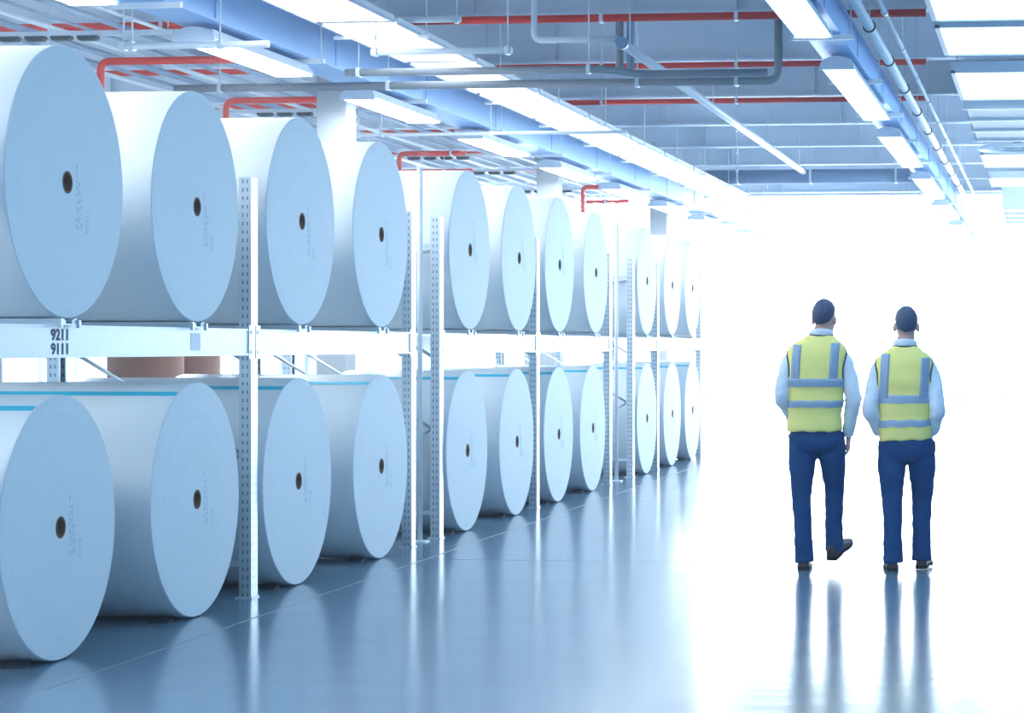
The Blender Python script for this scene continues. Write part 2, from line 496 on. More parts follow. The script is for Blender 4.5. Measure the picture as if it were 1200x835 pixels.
def rack(label, frames, rolls_y, Ln):
    root = thing('pallet_rack', label, 'rack', (0, 0, 0), 'pallet racks along the aisle')
    for y in frames:
        add_post(root, XP, y, False); add_post(root, XRP, y, True)
        for z in (.20, 2.28):
            b = MB(); b.box(XRP + W, XP - W, y - .015, y + .015, z - .015, z + .015); b.build('brace', M['galv'], root)
        for (za, zb) in ((.855, .22), (.855, 1.50), (1.42, 2.05), (2.24, 2.08)):
            b = MB(); b.tube([(XP - W, y, za), (XRP + W, y, zb)], .012, 8); b.build('brace', M['galv'], root)
    beams = []
    for y0, y1 in zip(frames, frames[1:]):
        beams.append(beam(root, -4.705, y0 + D, y1 - D, 1)); beam(root, XRP - .03, y0 + D, y1 - D, -1)
    for y in rolls_y:
        b = MB(); b.box(XF - Ln + .1, XF + .012, y - .11, y + .11, BZ1, BZ1 + .006)
        for s_ in (-1, 1): b.box(XF + .004, XF + .02, y + s_ * .10 - .012, y + s_ * .10 + .012, BZ1 - .014, BZ1 + .024)
        c = b.build('cradle', M['galv'], root)
        b = MB()
        for s_ in (-1, 1):
            p = [(s_ * .035, 0), (s_ * .085, 0), (s_ * .085, .026), (s_ * .06, .024), (s_ * .035, .015)]
            b.prism([(y + q[0], BZ1 + .006 + q[1] * .97) for q in p], 'x', XF - Ln + .12, XF + .008)
        b.build('rail', M['galv'], c)
    return root, beams

yp = lambda px: yat(px, XP)
yz = lambda zc: y_of_zc(zc, XP)
A, B_, C_, D_, E_, F_ = yp(291), yp(479), yp(512), yp(626), yp(712), yp(739)
r1, bm1 = rack('nearest pallet rack with the numbered beam, carrying the first four paper rolls', [A - 3.45, A, B_], upY[:4], 1.45)
r2, bm2 = rack('middle pallet rack carrying the fifth to eighth upper paper rolls', [C_, D_, E_], upY[4:8], 1.0)
r3, bm3 = rack('farthest pallet rack at the bright end of the row of paper rolls', [F_, yz(27.23), yz(30.6)], upY[8:], 1.0)

# numbers and sticker on the first beam
def text(body, size, parent, loc, material):
    cu = bpy.data.curves.new('lettering', 'FONT'); cu.body = body; cu.size = size; cu.extrude = .0006; cu.align_x = 'CENTER'; cu.offset = .0018
    cu.materials.append(material)
    tmp = bpy.data.objects.new('lettering_curve', cu); COL.objects.link(tmp); bpy.context.view_layer.update()
    me = bpy.data.meshes.new_from_object(tmp.evaluated_get(bpy.context.evaluated_depsgraph_get()))
    bpy.data.objects.remove(tmp)
    o = bpy.data.objects.new('lettering', me); COL.objects.link(o); o.parent = parent
    o.location = loc; o.rotation_euler = (PI / 2, 0, PI / 2)
    return o
ty = yat(70.5, -4.705)
for i, t in enumerate(('9211', '9111')):
    o = text(t, .075, bm1[0], (-4.7035, ty, BZ1 - .072 - .068 * i), M['black_ink']); o.scale = (1.35, 1, 1)
b = MB(); y = yat(229, -4.705); b.box(-4.7045, -4.7035, y - .07, y + .07, BZ0 + .03, BZ1 - .03); b.build('sticker', M['sticker'], bm1[0])

# white poles in the gaps between the racks
for px, zc, lb in ((492, 17.2, 'thin white pole in the gap between the nearest and middle racks'),
                   (722.5, 24.9, 'thin white pole in the gap between the middle and farthest racks')):
    X = -(VPX - px) * zc / K; y = y_of_zc(zc, X)
    b = MB(); b.tube([(0, 0, .01), (0, 0, 2.86)], .02, 14); b.box(-.06, .06, -.06, .06, 0, .01); b.box(-.022, .022, -.022, .022, 2.86, 2.875)
    tag(b.build('guide_pole', M['white_pipe'], loc=(X, y, 0)), lb, 'pole', 'white poles between the racks')

# brown kraft rolls standing far behind the racks
p = None
for (X, y, lb) in ((-12.05, 29.0, 'brown kraft paper roll standing behind the racks, nearer one'), (-12.15, 30.6, 'brown kraft paper roll standing behind the racks, farther one')):
    if p is None:
        p = thing('kraft_roll', lb, 'paper roll', (X, y, 0), 'brown kraft rolls behind the racks')
        b = MB(); R = .50
        prof = [(.05, 0), (R - .01, 0), (R, .01), (R, 1.89), (R - .01, 1.9), (.05, 1.9)]
        b.lathe_x([(r, z) for r, z in prof], 64, 0, {2: 0}); b.xform(Matrix.Rotation(-PI / 2, 4, 'Y')); b.build('paper', M['kraft'], p)
        b = MB(); b.lathe_x([(.04, 0), (.05, 0), (.05, 1.91), (.04, 1.91)], 24, 0, {}); b.xform(Matrix.Rotation(-PI / 2, 4, 'Y')); b.build('core', M['core'], p)
        b = MB(); b.lathe_x([(R, 1.0), (R + .003, 1.0), (R + .003, 1.05), (R, 1.05)], 64, 0, {}); b.xform(Matrix.Rotation(-PI / 2, 4, 'Y')); b.build('strap', M['frame'], p)
    else: copy_tree(p, (X, y, 0), lb)

# ------------------------------------------------------------------ lamps
def lamp_proto(Ln, w, label, group, LAMP=LAMP):
    r = thing('ceiling_lamp', label, 'lamp', (0, 0, 0), group)
    h = .10
    b = MB(); b.prism([(-w/2, .02), (w/2, .02), (w/2 - .03, h), (-w/2 + .03, h)], 'y', .05, Ln - .05); b.build('housing', M['housing'], r)
    b = MB(); b.prism([(-w/2 + .008, .02), (-w/2 + .02, .004), (-w/2 + .05, 0), (w/2 - .05, 0), (w/2 - .02, .004), (w/2 - .008, .02)], 'y', .055, Ln - .055); b.build('diffuser', LAMP, r)
    for y0, y1 in ((0, .055), (Ln - .055, Ln)):
        b = MB()
        n_ = 10
        poly = [(-w/2 - .004, 0)] + [(-(w/2 + .004) * math.cos(PI * k / n_), .03 + (h - .015) * math.sin(PI * k / n_)) for k in range(n_ + 1)] + [(w/2 + .004, 0)]
        b.prism(poly, 'y', y0, y1); b.build('end_cap', M['housing'], r)
    for y in (.5, Ln - .5):
        b = MB(); b.box(-.02, .02, y - .02, y + .02, h, h + .046); b.build('bracket', M['galv'], r)
    return r
ZL = 3.90
gA, gB = 'lamps in the row over the aisle', 'lamps in the row over the racks'
NA = [y_of_zc(z, -1.8) for z in (13.1 - 12.8, 13.1 - 6.4, 13.1, 19.5, 25.8, 32.3, 38.4, 44.6, 50.8)]
lp = lamp_proto(4.5, .29, '', gA)
for i, y in enumerate(NA):
    lb = 'long bright ceiling lamp under the aisle tray, %s in its row from the camera' % ORD[i]
    if i == 0: lp.location = (-1.83, y, ZL); lp['label'] = lb
    else: copy_tree(lp, (-1.83, y, ZL), lb)
NB = [9.3 - 4.2 + 4.2 * k for k in range(10)]
lp = lamp_proto(2.4, .34, '', gB, LAMP_B)
for i, z in enumerate(NB):
    y = y_of_zc(z, -6.68)
    lb = 'short bright ceiling lamp under the tray over the racks, %s from the camera' % ORD[i]
    if i == 0: lp.location = (-6.70, y, ZL); lp['label'] = lb
    else: copy_tree(lp, (-6.70, y, ZL), lb)

# ------------------------------------------------------------------ trays along the hall
def rods(mb, spots, r=.006, top=ZC):
    for (x, y, z) in spots: mb.tube([(x, y, z), (x, y, top)], r, 6)
def tray(label, x0, x1, z0, z1, ya, yb, m, rungs, hang):
    root = thing('cable_tray', label, 'cable tray', (0, ya, 0), None)
    t = .006
    L_ = yb - ya
    b = MB(); b.box(x0, x1, 0, L_, z0, z0 + t); b.build('tray_base', m, root)
    for (xa, xb) in ((x0, x0 + t), (x1 - t, x1)):
        b = MB(); b.box(xa, xb, 0, L_, z0 + t, z1)
        o_ = -.012 if xa == x0 else .006
        b.box(xa + o_, xa + o_ + .012, 0, L_, z0, z0 + .02); b.box(xa + o_, xa + o_ + .012, 0, L_, z1 - .015, z1)
        y = 0
        while y < L_: b.box(xa + o_ - .002, xb + .008, y, y + .03, z0, z1); y += 3.0
        b.build('side_rail', m, root)
    y = .8
    while y < L_:
        b = MB()
        b.box(x0 - .12, x1 + .12, y, y + .04, z0 - .042, z0 - .001)
        b.build('hanger_bar', M['white_pipe'], root)
        b = MB(); rods(b, [(x0 - .09, y + .02, z0 - .042), (x1 + .09, y + .02, z0 - .042)]); b.build('hanger_rod', M['galv'], root)
        y += hang
    b = MB(); rnd = random.Random(int(abs(x0) * 100))
    for k in range(5):
        xx = x0 + .04 + (x1 - x0 - .08) * k / 4
        pts = [(xx + rnd.uniform(-.015, .015), yy, z0 + t + .014) for yy in [L_ * q / 14 for q in range(15)]]
        b.tube(pts, .013, 6)
    b.build('cable', M['cable'], root)
    return root
tray('blue steel cable tray over the aisle above the long lamps', -1.98, -1.70, 4.045, 4.32, 2, 58, M['tray'], 0, 3.1)
tray('blue steel cable tray above the racks with the short lamps below', -6.85, -6.50, 4.045, 4.39, 2, 58, M['tray'], 0, 3.3)
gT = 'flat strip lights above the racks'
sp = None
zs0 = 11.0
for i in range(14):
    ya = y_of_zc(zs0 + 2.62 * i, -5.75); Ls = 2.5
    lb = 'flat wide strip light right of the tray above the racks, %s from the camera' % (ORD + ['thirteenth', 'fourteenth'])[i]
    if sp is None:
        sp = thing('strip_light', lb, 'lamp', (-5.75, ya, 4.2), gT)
        b = MB(); b.box(-.32, .32, .03, Ls - .03, 0, .01); b.build('diffuser', DUCT_GLOW, sp)  # underside of a white duct; no lamp, its glow is added
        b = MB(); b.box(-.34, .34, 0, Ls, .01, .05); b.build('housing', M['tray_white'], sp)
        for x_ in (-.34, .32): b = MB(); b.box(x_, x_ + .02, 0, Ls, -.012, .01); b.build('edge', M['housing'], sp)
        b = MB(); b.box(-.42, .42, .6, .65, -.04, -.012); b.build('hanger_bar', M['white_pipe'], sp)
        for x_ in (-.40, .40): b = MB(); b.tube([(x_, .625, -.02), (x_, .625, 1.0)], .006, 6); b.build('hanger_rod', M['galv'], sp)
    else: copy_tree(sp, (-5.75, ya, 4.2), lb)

# conduits beside the aisle tray, with black ring clamps
for k, (x, z, r, lb) in enumerate(((-1.53, 4.24, .045, 'thick pale conduit with black ring clamps beside the aisle tray'), (-1.40, 4.36, .022, 'thin pale conduit running just right of the thick clamped conduit'))):
    ro = thing('conduit', lb, 'pipe', (x, 4, z), 'conduits beside the aisle tray')
    b = MB(); b.tube([(0, 0, 0), (0, 54, 0)], r, 14); b.build('pipe', M['white_pipe'], ro)
    for y in [10.5 + 2.35 * q for q in range(11)]:
        b = MB(); b.tube([(0, y, 0), (0, y + .05, 0)], r + .012, 14); cl = b.build('ring_clamp', M['dark'] if k == 0 else M['galv'], ro)
        b = MB(); b.tube([(0, y + .025, r), (0, y + .025, ZC - z)], .006, 6); b.build('hanger_rod', M['galv'], cl)

# ------------------------------------------------------------------ light panels and duct at the right edge
pn = [(8.0, 13.9), (14.3, 18.6), (18.95, 20.8), (22.1, 24.6), (31.6, 33.9), (36.0, 38.0)]
for i, (a, c) in enumerate(pn):
    ya, yb = y_of_zc(a, -.5), y_of_zc(c, -.5)
    r = thing('light_panel', 'wide bright ceiling light panel right of the aisle tray, %s from the camera' % ORD[i], 'lamp', (-.2, ya, 4.2), 'light panels right of the aisle tray')
    b = MB(); b.box(-.72, .72, .03, yb - ya - .03, 0, .012); b.build('diffuser', PANEL, r)
    b = MB(); b.box(-.76, .76, 0, yb - ya, .012, .10); b.box(-.76, .76, 0, .03, -.012, .012); b.box(-.76, .76, yb - ya - .03, yb - ya, -.012, .012)
    b.box(-.76, -.72, 0, yb - ya, -.012, .012); b.box(.72, .76, 0, yb - ya, -.012, .012); b.build('frame', M['housing'], r)
    b = MB(); rods(b, [(-.7, .1, .1), (.7, .1, .1), (-.7, yb - ya - .1, .1), (.7, yb - ya - .1, .1)], top=1.0); b.build('hanger_rod', M['galv'], r)
def duct(label, a, c, x0, x1, z0, z1):
    ya, yb = y_of_zc(a, -.5), y_of_zc(c, -.5)
    r = thing('air_duct', label, 'duct', (0, ya, 0))
    b = MB(); b.box(x0, x1, 0, yb - ya, z0, z1); b.build('duct_body', M['duct'], r, bevel=.01)
    y = 0
    while y <= yb - ya + .01:
        b = MB(); b.box(x0 - .03, x1 + .03, y - .02, y + .02, z0 - .03, z1 + .03); b.build('flange', M['galv'], r); y += (yb - ya) / 3
    b = MB(); rods(b, [(x0 + .1, (yb - ya) * .3, z1), (x0 + .1, (yb - ya) * .7, z1)]); b.build('hanger_rod', M['galv'], r)
    return r
duct('wide grey metal air duct between the light panels at the right edge', 25.0, 28.9, -.92, 3.6, 4.16, 4.55)
duct('far grey metal air duct beyond the last light panel at the right edge', 40, 44.5, -.80, 3.6, 3.95, 4.45)
# round ceiling diffuser
r = thing('round_vent', 'round ringed ceiling vent past the grey duct at the right edge', 'vent', (-.42, y_of_zc(30.3, -.5), 4.16))
b = MB()
def torus(mb, R, rr, z):
    pts = [(R * math.cos(2*PI*k/40), R * math.sin(2*PI*k/40), z) for k in range(41)]
    mb.tube(pts, rr, 8, caps=False)
torus(b, .5, .03, 0); b.build('outer_ring', M['white_pipe'], r)
for q in (.37, .24): b = MB(); torus(b, q, .022, .01); b.build('inner_ring', M['duct'], r)
b = MB()
for k in range(8):
    a = 2 * PI * k / 8; b.tube([(.06 * math.cos(a), .06 * math.sin(a), .02), (.5 * math.cos(a), .5 * math.sin(a), .02)], .008, 6)
b.tube([(0, 0, -.01), (0, 0, .08)], .07, 16); b.build('spokes', M['duct'], r)
b = MB(); b.tube([(0, 0, .08), (0, 0, .93)], .05, 14); b.build('neck', M['duct'], r)

# ------------------------------------------------------------------ pipes
def pipe(name, label, pts, r, m, group, hang=(), top=ZC, elbows=True, seg=12):
    """run of pipe through points with rounded corners; parts: pipe, joint collars, hangers"""
    P = [Vector(p) for p in pts]
    o = thing(name, label, 'pipe', P[0], group)
    out = [P[0]]
    for i in range(1, len(P) - 1):
        a = (P[i-1] - P[i]).normalized(); c = (P[i+1] - P[i]).normalized(); e = 2.5 * r
        for q in range(6):
            t = q / 5; p0 = P[i] + a * e; p2 = P[i] + c * e
            out.append((1-t)**2 * p0 + 2*t*(1-t) * P[i] + t*t * p2)
    out.append(P[-1])
    b = MB(); b.tube([p - P[0] for p in out], r, seg); b.build('pipe', m, o)
    for h in hang:
        h = Vector(h) - P[0]
        b = MB(); b.box(h.x - .018, h.x + .018, h.y - r - .008, h.y + r + .008, h.z - r - .008, h.z + r + .008); c = b.build('clamp', M['galv'], o, bevel=.006)
        b = MB(); b.tube([h + Vector((0, 0, r)), Vector((h.x, h.y, top - P[0].z))], .007, 6); b.build('hanger_rod', M['galv'], c)
    return o
gR = 'red sprinkler pipes under the ceiling beams'
for i, yb in enumerate(YBEAMS[7:]):
    y = yb - .45; z = 4.50
    if i > 5: break
    hang = [(xat(px, y), y, z) for px in (60, 190, 705, 863)]
    pipe('sprinkler_pipe', 'red pipe running across the hall before the %s visible ceiling beam' % ORD[i],
         [(-15.8, y, z), (xat(1085, y) if i < 3 else xat(700, y), y, z)], .032 if i else .036, M['red'], gR, hang)
gS = 'red risers with side branches behind the racks'
for i, (px, y, px1) in enumerate(((118, 72, 318), (265, 118, 445), (468, 180, 545), (683, 219, 730))):
    p0 = at(px, y, 4.2)
    x1 = xat(px1, p0.y)
    pipe('sprinkler_riser', 'red riser with a branch to the right, %s behind the racks from the camera' % ORD[i],
         [(p0.x, p0.y, 2.75), (p0.x, p0.y, 4.2), (x1, p0.y, 4.2)], .036, M['red'], gS, [(x1 - .2, p0.y, 4.2)])
    if i >= 2:
        pipe('sprinkler_pipe', 'short red pipe under the branch of the %s riser behind the racks' % ORD[i],
             [(p0.x + .06, p0.y + .0, 3.95), (x1 + .1, p0.y, 3.95)], .03, M['red'], gS, [(x1 - .3, p0.y, 3.95)], top=4.16)
gG = 'grey pipes hung across the hall'
ZG = 3.955
y1 = at(560, 99, ZG).y
pipe('grey_pipe', 'long grey pipe across the hall with an upturned right end', [(xat(205, y1), y1, ZG), (xat(912, y1), y1, ZG), (xat(912, y1), y1, 4.62)], .038, M['grey_pipe'], gG,
     [(xat(p, y1), y1, ZG) for p in (258, 455, 747, 863)])
y2 = at(560, 83, ZG).y
pipe('grey_pipe', 'shorter grey pipe hung parallel to the long grey pipe', [(xat(405, y2), y2, ZG), (xat(708, y2), y2, ZG), (xat(708, y2) + .25, y2 + .4, ZG), (xat(900, y2 + .4), y2 + .4, ZG)], .034, M['grey_pipe'], gG,
     [(xat(p, y2), y2, ZG) for p in (420, 690)])
p = at(730, 60, 4.6)
for i, px in enumerate((726, 739)):
    y = 21.9; x = xat(px, y)
    pipe('drop_pipe', '%s vertical pipe dropping beside the white diagonal conduit' % ('dark grey' if i == 0 else 'blue grey'),
         [(x, y, 5.2), (x, y, 4.23)], .04, M['grey_pipe'] if i == 0 else M['blue_pipe'], gG)
# white conduits
gW = 'white conduits under the ceiling'
q0 = at(626, 47, 4.25); xx = xat(723, q0.y)
pipe('white_conduit', 'white conduit dropping from the ceiling, then turning right', [(q0.x, q0.y, 5.2), (q0.x, q0.y, 4.25), (xx, q0.y, 4.25)], .03, M['white_pipe'], gW)
qa, qb = at(725, 50, 4.2), at(942, 200, 4.2)
xm = (qa.x + qb.x) / 2
dg = thing('white_tube', 'long white tube running along the hall, slanting down to the right in the picture', 'pipe', (xm, qa.y, 4.2), gW)
Lg = qb.y - qa.y
b = MB(); b.tube([(0, 0, 0), (0, Lg, 0)], .045, 14); b.build('pipe', M['white_pipe'], dg)
for y in (-.03, Lg - .05):
    b = MB(); b.tube([(0, y, 0), (0, y + .1, 0)], .055, 14); b.build('end_cap', M['blue_pipe'], dg)
for y in (.4, 5.5, 10.5, Lg - .4):
    b = MB(); b.tube([(0, y, .045), (0, y, 1.0)], .007, 6); b.build('hanger_rod', M['galv'], dg)
for i, (y, pa, pb, hs) in enumerate(((53, 140, 315, (145, 155, 258)), (157, 300, 735, (420, 447, 575)), (23.5, 400, 540, (405, 535)), (60, 435, 600, (440, 595)))):
    Z = (3.86, 3.86, 4.3, 3.9)[i]; Yc = at((pa + pb) / 2, y, Z).y
    pipe('white_conduit', ['thin white conduit above the nearest red riser', 'long thin white conduit hung low over the far racks', 'short white conduit close under the first ceiling beam', 'short white conduit hung over the wide white tray'][i],
         [(xat(pa, Yc), Yc, Z), (xat(pb, Yc), Yc, Z)], .028 if i != 1 else .02, M['white_pipe'], gW, [(xat(h, Yc), Yc, Z) for h in hs])
pipe('blue_pipe', 'thick blue grey pipe across the hall near the bright far end', [(-6, 38.0, 4.38), (xat(1085, 38.0), 38.0, 4.38)], .12, M['blue_pipe'], None, [(xat(p, 38.0), 38.0, 4.38) for p in (820, 865, 950, 1050)])
# rows of conduits behind the racks
gC = 'conduits running along the hall behind the racks'
for k in range(7):
    x = -7.75 - .31 * k; z = 4.27 + (.0 if k % 2 else .0)
    r_ = (.018, .026, .014, .022, .03, .018, .024, .016, .022)[k]
    ro = tag(MB().tube([(0, 0, 0), (0, 38, 0)], r_, 10).build('conduit', M['cable'] if k % 3 else M['white_pipe'], loc=(x, 12, 4.262 + r_)),
             'slim conduit along the hall behind the racks, %s from the tray above the racks' % ORD[k], 'pipe', gC)
for i, y in enumerate((18.9, 25.4, 31.6, 34.4, 38.6)):
    r = thing('conduit_hanger', 'hanging crossbar with black clamps under the slim conduits, %s from the camera' % ORD[i], 'hanger', (-8.7, y, 4.2), 'crossbars under the slim conduits')
    b = MB(); b.box(-1.15, 1.1, -.025, .025, .02, .06); b.build('crossbar', M['galv'], r)
    for k in range(4):
        b = MB(); b.prism([(-.09, 0), (-.07, -.022), (.07, -.022), (.09, 0), (.09, .02), (-.09, .02)], 'y', -.04, .04); b.xform(Matrix.Translation((-.05 + .24 * k - .35, 0, 0))); b.build('clamp', M['dark'], r)
    for x in (-1.1, 1.05):
        b = MB(); b.tube([(x, 0, .06), (x, 0, 1.0)], .008, 6); b.build('hanger_rod', M['galv'], r)

# ------------------------------------------------------------------ people
def lerp(a, b, t): return a + (b - a) * t
def interp(keys, z):
    """keys: list of (z, values...) sorted; smooth interpolation"""
    if z <= keys[0][0]: return keys[0][1:]
    for k0, k1 in zip(keys, keys[1:]):
        if z <= k1[0]:
            t = (z - k0[0]) / (k1[0] - k0[0]); t = t * t * (3 - 2 * t) * .5 + t * .5
            return tuple(lerp(p, q, t) for p, q in zip(k0[1:], k1[1:]))
    return keys[-1][1:]
def se_ring(cx, cy, rx, ry, z, n=2.5, seg=40, grow=0):
    out = []
    for k in range(seg):
        a = 2 * PI * k / seg; c, s = math.cos(a), math.sin(a)
        out.append((cx + (rx + grow) * math.copysign(abs(c) ** (2/n), c), cy + (ry + grow) * math.copysign(abs(s) ** (2/n), s), z))
    return out
def limb(mb, pts, rad, sub=6, seg=16):
    """smooth tapering limb through joints"""
    P = [Vector(p) for p in pts]; out, rr = [], []
    n = len(P)
    for i in range(n - 1):
        p0, p1, p2, p3 = P[max(i-1, 0)], P[i], P[i+1], P[min(i+2, n-1)]
        for q in range(sub):
            t = q / sub
            c = .5 * ((2*p1) + (p2 - p0) * t + (2*p0 - 5*p1 + 4*p2 - p3) * t*t + (3*p1 - p0 - 3*p2 + p3) * t**3)
            out.append(c)
            ra, rb = rad[i], rad[i+1]
            if not isinstance(ra, tuple): ra = (ra, ra)
            if not isinstance(rb, tuple): rb = (rb, rb)
            rr.append((lerp(ra[0], rb[0], t), lerp(ra[1], rb[1], t)))
    out.append(P[-1]); rl = rad[-1]; rr.append(rl if isinstance(rl, tuple) else (rl, rl))
    mb.tube(out, rr, seg)
def hand(mb, wrist, down, palm_n, thumb_side, curl):
    """palm plus five separate fingers; down = finger direction, palm_n = where the palm looks, thumb_side = side the thumb leaves"""
    w = Vector(wrist); d = Vector(down).normalized(); n = Vector(palm_n).normalized(); n = (n - d * n.dot(d)).normalized()
    t = Vector(thumb_side).normalized(); t = (t - d * t.dot(d) - n * t.dot(n)).normalized()
    limb(mb, [w - d * .03, w + d * .02, w + d * .05, w + d * .09], [(.026, .022), (.034, .018), (.040, .016), (.039, .013)], 4, 14) if False else None
    rg = []
    for dd, wx, th in ((-.02, .025, .020), (.015, .030, .017), (.05, .040, .015), (.085, .041, .012), (.094, .036, .009)):
        c = w + d * dd
        rg.append([c + t * wx * math.copysign(abs(math.cos(a)) ** .7, math.cos(a)) + n * th * math.copysign(abs(math.sin(a)) ** .8, math.sin(a)) for a in [2*PI*k/18 for k in range(18)]])
    mb.rings(rg)
    for k, (off, ln, r) in enumerate(((.031, .072, .0085), (.0105, .080, .009), (-.0105, .075, .0085), (-.031, .060, .0075))):
        p = w + d * .082 + t * off; dirn = d.copy(); pts = [p]; 
        for s_ in range(3):
            ang = curl * (s_ + .6) * (1 + .08 * k)
            dirn = (d * math.cos(ang) + n * math.sin(ang)).normalized()
            p = p + dirn * ln * (.45, .32, .23)[s_]; pts.append(p)
        limb(mb, pts, [r, r * .98, r * .9, r * .65], 3, 10)
    p = w + d * .025 + t * .028
    limb(mb, [p, p + t * .022 + d * .022 + n * .008, p + t * .026 + d * .050 + n * .018, p + t * .016 + d * .072 + n * .026], [.013, .0115, .010, .007], 3, 10)

def crease(o, amp, freq):
    from mathutils import noise
    ns = [v.normal.copy() for v in o.data.vertices]
    for v, nv in zip(o.data.vertices, ns):
        p = v.co.copy()
        q = Vector((p.x * freq, p.y * freq, p.z * freq * 1.5))
        v.co = p + nv * amp * (noise.noise(q) + .5 * noise.noise(q * 2.3))

def person(label, loc, rz, H, P):
    """P: dict of pose and outline, metres, facing +Y"""
    g = 'men in yellow vests'
    # ---- body
    mb = MB()
    hx, hy, hz = P['head']                      # centre of skull
    hr = Euler((P.get('nod', 0), 0, P.get('turn', 0)))
    R3 = hr.to_matrix()
    hc = Vector((hx, hy, hz))
    hp = lambda x, y, z: hc + R3 @ Vector((x, y, z))
    mb.ball(hp(0, -.012, .012), .074, .092, .098, rot=hr)                # cranium
    mb.ball(hp(0, .03, -.04), .060, .062, .080, rot=hr)                  # face
    mb.ball(hp(0, .055, -.098), .034, .030, .024, rot=hr)                # chin
    mb.ball(hp(0, .094, -.035), .013, .018, .024, rot=hr)                # nose
    mb.ball(hp(0, .084, -.072), .022, .010, .007, rot=hr)                # mouth
    for s_ in (-1, 1):
        mb.ball(hp(s_ * .079, -.008, -.025), .010, .020, .032, rot=hr)   # ear
        mb.ball(hp(s_ * .028, .078, .008), .020, .010, .007, rot=hr)     # brow
        mb.ball(hp(s_ * .030, .078, -.010), .013, .010, .009, rot=hr)    # eyeball under its lid
    nk = P['neck']
    limb(mb, [(nk[0], nk[1] - .012, nk[2] - .06), (nk[0], nk[1], nk[2]), hp(0, -.012, -.09), hp(0, 0, -.03)], [.075, .062, .056, .06])
    tk = P['torso']
    zs = [tk[0][0] + (tk[-1][0] - tk[0][0]) * k / 22 for k in range(23)]
    mb.rings([se_ring(*interp(tk, z), z, grow=-.035) for z in zs])
    for sd in ('l', 'r'):
        a = P['arm_' + sd]
        limb(mb, a[:4], [.040, .038, .034, .026])
        hand(mb, *P['hand_' + sd])
        lg = P['leg_' + sd]
        limb(mb, [lg[0], lg[1], lg[2], lg[3]], [.075, .062, .045, .035])
    body = mb.build('person', M['skin'])
    voxel(body, .0055, 2)
    body.location = loc; body.rotation_euler.z = rz
    tag(body, label, 'person', g)
    # ---- hair: shell over the skull, low at the nape, high at the forehead
    mb = MB()
    us, vs = 40, 26
    rows = []
    for j in range(vs):
        row = []
        for i in range(us):
            az = 2 * PI * i / us                    # 0 = +Y (face)
            back = (1 - math.cos(az)) / 2
            lowest = lerp(math.radians(52), math.radians(126), back ** .75)
            if abs(math.sin(az)) > .8 : lowest -= .18 * (abs(math.sin(az)) - .8) / .2
            pol = lowest * (j + .02) / (vs - 1)
            e = 1.0 - .075 * max(0, (j - (vs - 7)) / 6) ** 1.6
            k = 1.035 + .012 * math.sin(7 * az + 3 * pol) * math.sin(5 * pol) + random.uniform(-.006, .006)
            p_ = Vector((.079 * k * e * math.sin(pol) * math.sin(az), -.012 + .0955 * k * e * math.sin(pol) * math.cos(az), .012 + .108 * k * math.cos(pol)))
            row.append(hc + R3 @ p_)
        rows.append(row)
    inner = [[hc + (q - hc) * .90 for q in rw] for rw in rows[::-1]]
    mb.rings(rows + inner)
    mb.build('hair', P['hair'], body)
    # ---- shirt
    mb = MB()
    st = [(k[0],) + k[1:] for k in tk]
    mb.rings([se_ring(*interp(st, z), z, grow=-.008) for z in zs])
    for sd in ('l', 'r'):
        a = P['arm_' + sd]; sgn = -1 if sd == 'l' else 1
        rad = [.056, .057, .054, .050, .040]
        e1 = Vector(a[0]).lerp(Vector(a[1]), .5)
        pts = [a[0], a[1], a[2], Vector(a[2]).lerp(Vector(a[3]), .45), a[3]]
        limb(mb, pts, rad)
        # folds at the elbow and cuff
        for t_, rr in ((.12, .057), (-.12, .058)):
            c = Vector(a[2]).lerp(Vector(a[3] if t_ > 0 else a[1]), abs(t_)); mb.ball(c, rr * .98, rr * 1.02, .02)
        dc = (Vector(a[3]) - Vector(a[2])).normalized()
        mb.tube([Vector(a[3]) - dc * .045, Vector(a[3]) - dc * .04, Vector(a[3]) + dc * .008, Vector(a[3]) + dc * .012], [.038, .042, .041, .036], 18)
    sh = mb.build('shirt', M['shirt'], body); voxel(sh, .009, 3); crease(sh, .007, 11)
    # collar: a folded band round the neck
    mb = MB(); pr = []
    for (dr, dz) in ((.0, -.045), (.012, -.03), (.016, -.005), (.008, .012), (.0, .014), (-.004, 0), (-.006, -.045)):
        pr.append([(nk[0] + (.066 + dr) * math.cos(2*PI*k/32), nk[1] - .004 + (.070 + dr) * math.sin(2*PI*k/32), nk[2] + .0 + dz - .012 * math.sin(2*PI*k/32)) for k in range(32)])
    pr.append(pr[0])
    mb.rings(pr, caps=False); mb.build('collar', M['shirt'], sh)
    # ---- trousers
    mb = MB()
    pk = P['pelvis']
    zp = [pk[0][0] + (pk[-1][0] - pk[0][0]) * k / 12 for k in range(13)]
    mb.rings([se_ring(*interp(pk, z), z, n=2.3) for z in zp])
    for sd in ('l', 'r'):
        lg = P['leg_' + sd]
        an = Vector(lg[3]); kn = Vector(lg[2]); hem = an + (an - kn).normalized() * P.get('hem', .045)
        mid = kn.lerp(hem, .5)
        limb(mb, [lg[0], lg[1], kn, mid, hem], P.get('trouser_r', [(.086, .105), (.076, .090), (.060, .066), (.054, .060), (.056, .064)]), 7, 20)
    tr = mb.build('trousers', M['trousers'], body); voxel(tr, .010, 3); crease(tr, .006, 9)
    mb = MB(); zb = pk[-1][0] - .035
    mb.rings([se_ring(*interp(pk, zb), zb, n=2.3, grow=.004), se_ring(*interp(pk, zb), zb + .035, n=2.3, grow=.004)]); mb.build('belt', M['shoe'], tr)
    # ---- vest
    vk = P['vest']
    z0, z1 = vk[0][0], vk[-1][0]
    n_ = 40
    hemw = P.get('hem_tilt', 0)
